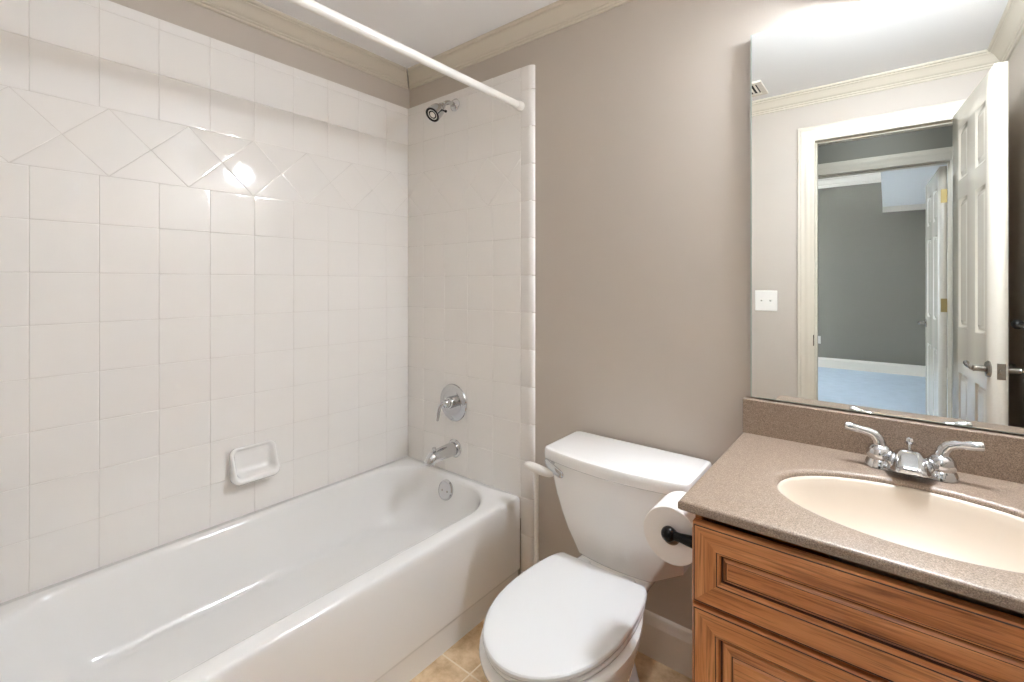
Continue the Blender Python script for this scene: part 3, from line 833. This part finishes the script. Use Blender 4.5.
# ------------------------------------------------------------------ six panel doors
def door_leaf(name, W_, H_, T, rows, cols, mat):
    """local: x from hinge 0..W, y thickness 0..T, z 0..H; both faces with recessed panels"""
    mb = MB()
    xs = [0] + [c for p in cols for c in p] + [W_]; zs = [0] + [r for p in rows for r in p] + [H_]
    for y, s in ((0, 1), (T, -1)):
        for i in range(len(xs)-1):
            for j in range(len(zs)-1):
                x0, x1, z0, z1 = xs[i], xs[i+1], zs[j], zs[j+1]
                if i % 2 and j % 2:
                    prof = [(0, 0), (.003, .001), (.007, .008), (.018, .008), (.034, .002), (.036, .002)]
                    lp = [[(x0+a, y+s*d, z0+a), (x1-a, y+s*d, z0+a), (x1-a, y+s*d, z1-a), (x0+a, y+s*d, z1-a)] for a, d in prof]
                    for a, b in zip(lp, lp[1:]):
                        for q in range(4): mb.add([a[q], a[(q+1) % 4], b[(q+1) % 4], b[q]], [(0, 1, 2, 3)])
                    mb.add(lp[-1], [(0, 1, 2, 3)])
                else:
                    mb.add([(x0, y, z0), (x1, y, z0), (x1, y, z1), (x0, y, z1)], [(0, 1, 2, 3)])
    for j in range(len(zs)-1):
        for x in (0, W_): mb.add([(x, 0, zs[j]), (x, T, zs[j]), (x, T, zs[j+1]), (x, 0, zs[j+1])], [(0, 1, 2, 3)])
    for i in range(len(xs)-1):
        for z in (0, H_): mb.add([(xs[i], 0, z), (xs[i], T, z), (xs[i+1], T, z), (xs[i+1], 0, z)], [(0, 1, 2, 3)])
    me = mb.build(name, mat)
    bm = bmesh.new(); bm.from_mesh(me.data); bmesh.ops.remove_doubles(bm, verts=bm.verts, dist=1e-5)
    bmesh.ops.recalc_face_normals(bm, faces=bm.faces); bm.to_mesh(me.data); bm.free()
    return struct(me)
def lever_set(door, x, z, T, s_in):
    """levers on both faces, pointing to the hinge"""
    for y, s in ((0, -1), (T, 1)):
        mb = MB()
        mb.lathe([(0, 0), (.030, 0), (.031, .004), (.026, .010), (.012, .013), (.0105, .040), (.012, .045), (0, .050)], (x, y, z), (0, s, 0), 28)
        h = mb.build('door_handle', M['nickel'], door)
        mb = MB()
        mb.tube([(x+.006, y+s*.044, z), (x-.008, y+s*.046, z+.001), (x-.03, y+s*.048, z+.002), (x-.055, y+s*.048, z-.002), (x-.075, y+s*.048, z+.001), (x-.092, y+s*.047, z+.006), (x-.100, y+s*.046, z+.008), (x-.103, y+s*.046, z+.008)],
                [.008, .011, .0085, .007, .009, .0105, .008, .003], 16)
        mb.build('lever', M['nickel'], h, subsurf=1)
# bathroom door, swung into the room past square; hinge edge by the right jamb
H1 = Vector((2.162, YF+.016, .012)); F1 = Vector((2.220, -.880, .012))
dv = F1-H1; Wd = dv.length; ang = math.atan2(dv.y, dv.x)
rows = [(.235, .861), (1.062, 1.648), (1.731, 1.967)]
cols = [(Wd*.176, Wd*.418), (Wd*.598, Wd*.828)]
d1 = door_leaf('door_1', Wd, 2.060, .035, rows, cols, M['door'])
# the visible face (local y = T side after the turn) looks to the left
d1.location = H1 + Vector((math.sin(ang), -math.cos(ang), 0))*.035
d1.rotation_euler = (0, 0, ang)
lever_set(d1, Wd-.060, .945, .035, 1)
mb = MB(); mb.box(Wd-.0005, Wd+.0015, .006, .029, .917, .975); lp = mb.build('latch_plate', M['nickel'], d1, bevel=.0006)
mb = MB(); mb.box(Wd, Wd+.010, .011, .024, .937, .953); mb.build('latch_bolt', M['nickel'], lp, bevel=.002)
for z in (.20, 1.03, 1.85):
    mb = MB(); mb.lathe([(.006, 0), (.006, .088)], (-.002, -.003, z), (0, 0, 1), 14); mb.box(-.0015, 0, .004, .034, z, z+.088); mb.build('hinge', M['brass'], d1)
# bedroom door, open into the bedroom
d2 = door_leaf('door_2', .78, 2.045, .035, [(.235, .80), (1.0, 1.60), (1.70, 1.925)], [(.115, .335), (.445, .665)], M['door'])
d2.location = (2.232, YH2-.004, .012); d2.rotation_euler = (0, 0, math.radians(-92.5))
d2.location = (2.193, YH2-.012, .012)
for z in (.22, 1.07, 1.80):
    mb = MB(); mb.lathe([(.006, 0), (.006, .09)], (-.004, .040, z), (0, 0, 1), 14); mb.box(-.003, 0, .004, .036, z, z+.09); mb.build('hinge', M['brass'], d2)
lever_set(d2, .72, .945, .035, 1)

# ------------------------------------------------------------------ small fittings seen in the mirror
sw = thing('light_switch', (1.36, YF, 1.172), 'white double toggle light switch plate by the door casing in the mirror', 'switch')
mb = MB(); mb.box(1.302, 1.420, YF, YF+.006, 1.112, 1.232); part(mb, 'plate', M['plastic'], sw, bevel=.003)
for x in (1.338, 1.384):
    mb = MB(); mb.tube([(x, YF+.005, 1.172), (x, YF+.012, 1.175), (x, YF+.018, 1.180)], [.0055, .005, .004], 10); part(mb, 'toggle', M['plastic'], sw)
ot = thing('wall_outlet', (1.10, YB, .41), 'white outlet plate low on the grey bedroom wall', 'outlet')
mb = MB(); mb.box(1.065, 1.137, YB, YB+.006, .352, .468); part(mb, 'plate', M['plastic'], ot, bevel=.003)
for z in (.39, .43):
    mb = MB(); mb.box(1.084, 1.118, YB+.004, YB+.009, z-.014, z+.014); part(mb, 'receptacle', M['plastic'], ot, bevel=.003)

vt = thing('ceiling_vent', (1.27, -1.30, ZC), 'small white ceiling vent with dark slots near the crown moulding', 'vent')
vx0, vx1, vy0, vy1 = 1.10, 1.40, -1.40, -1.20
mb = MB()
for a, b, c, d in ((vx0, vx1, vy0, vy0+.028), (vx0, vx1, vy1-.028, vy1), (vx0, vx0+.028, vy0+.028, vy1-.028), (vx1-.028, vx1, vy0+.028, vy1-.028)): mb.box(a, b, c, d, ZC-.010, ZC)
part(mb, 'grille_frame', M['base'], vt, bevel=.002)
mb = MB(); mb.box(vx0+.02, vx1-.02, vy0+.02, vy1-.02, ZC-.003, ZC-.001); part(mb, 'shade_sheet', M['dark'], vt)  # flat near-black sheet painting the shade behind the louvers
for k in range(11):
    x = vx0+.038+k*.0222
    mb = MB(); mb.add([(x-.004, vy0+.028, ZC-.010), (x-.003, vy0+.028, ZC-.010), (x+.003, vy0+.028, ZC-.003), (x+.002, vy0+.028, ZC-.003),
                       (x-.004, vy1-.028, ZC-.010), (x-.003, vy1-.028, ZC-.010), (x+.003, vy1-.028, ZC-.003), (x+.002, vy1-.028, ZC-.003)],
                      [(0,1,2,3),(4,7,6,5),(0,4,5,1),(1,5,6,2),(2,6,7,3),(3,7,4,0)])
    part(mb, 'louver', M['base'], vt)

tb = thing('towel_bar', (XR, -.68, 1.13), 'black towel bar on the right wall at the mirror edge', 'towel bar')
for y in (-.90, -.46):
    mb = MB(); mb.lathe([(0, 0), (.024, 0), (.024, .005), (.014, .010), (.009, .016), (.009, .05), (.007, .055)], (XR, y, 1.13), (-1, 0, 0), 24)
    mb.ball((XR-.06, y, 1.13), .017, 24)
    part(mb, 'post', M['black'], tb)
mb = MB(); mb.lathe([(.008, 0), (.008, .44)], (XR-.06, -.90, 1.13), (0, 1, 0), 16); part(mb, 'bar', M['black'], tb)
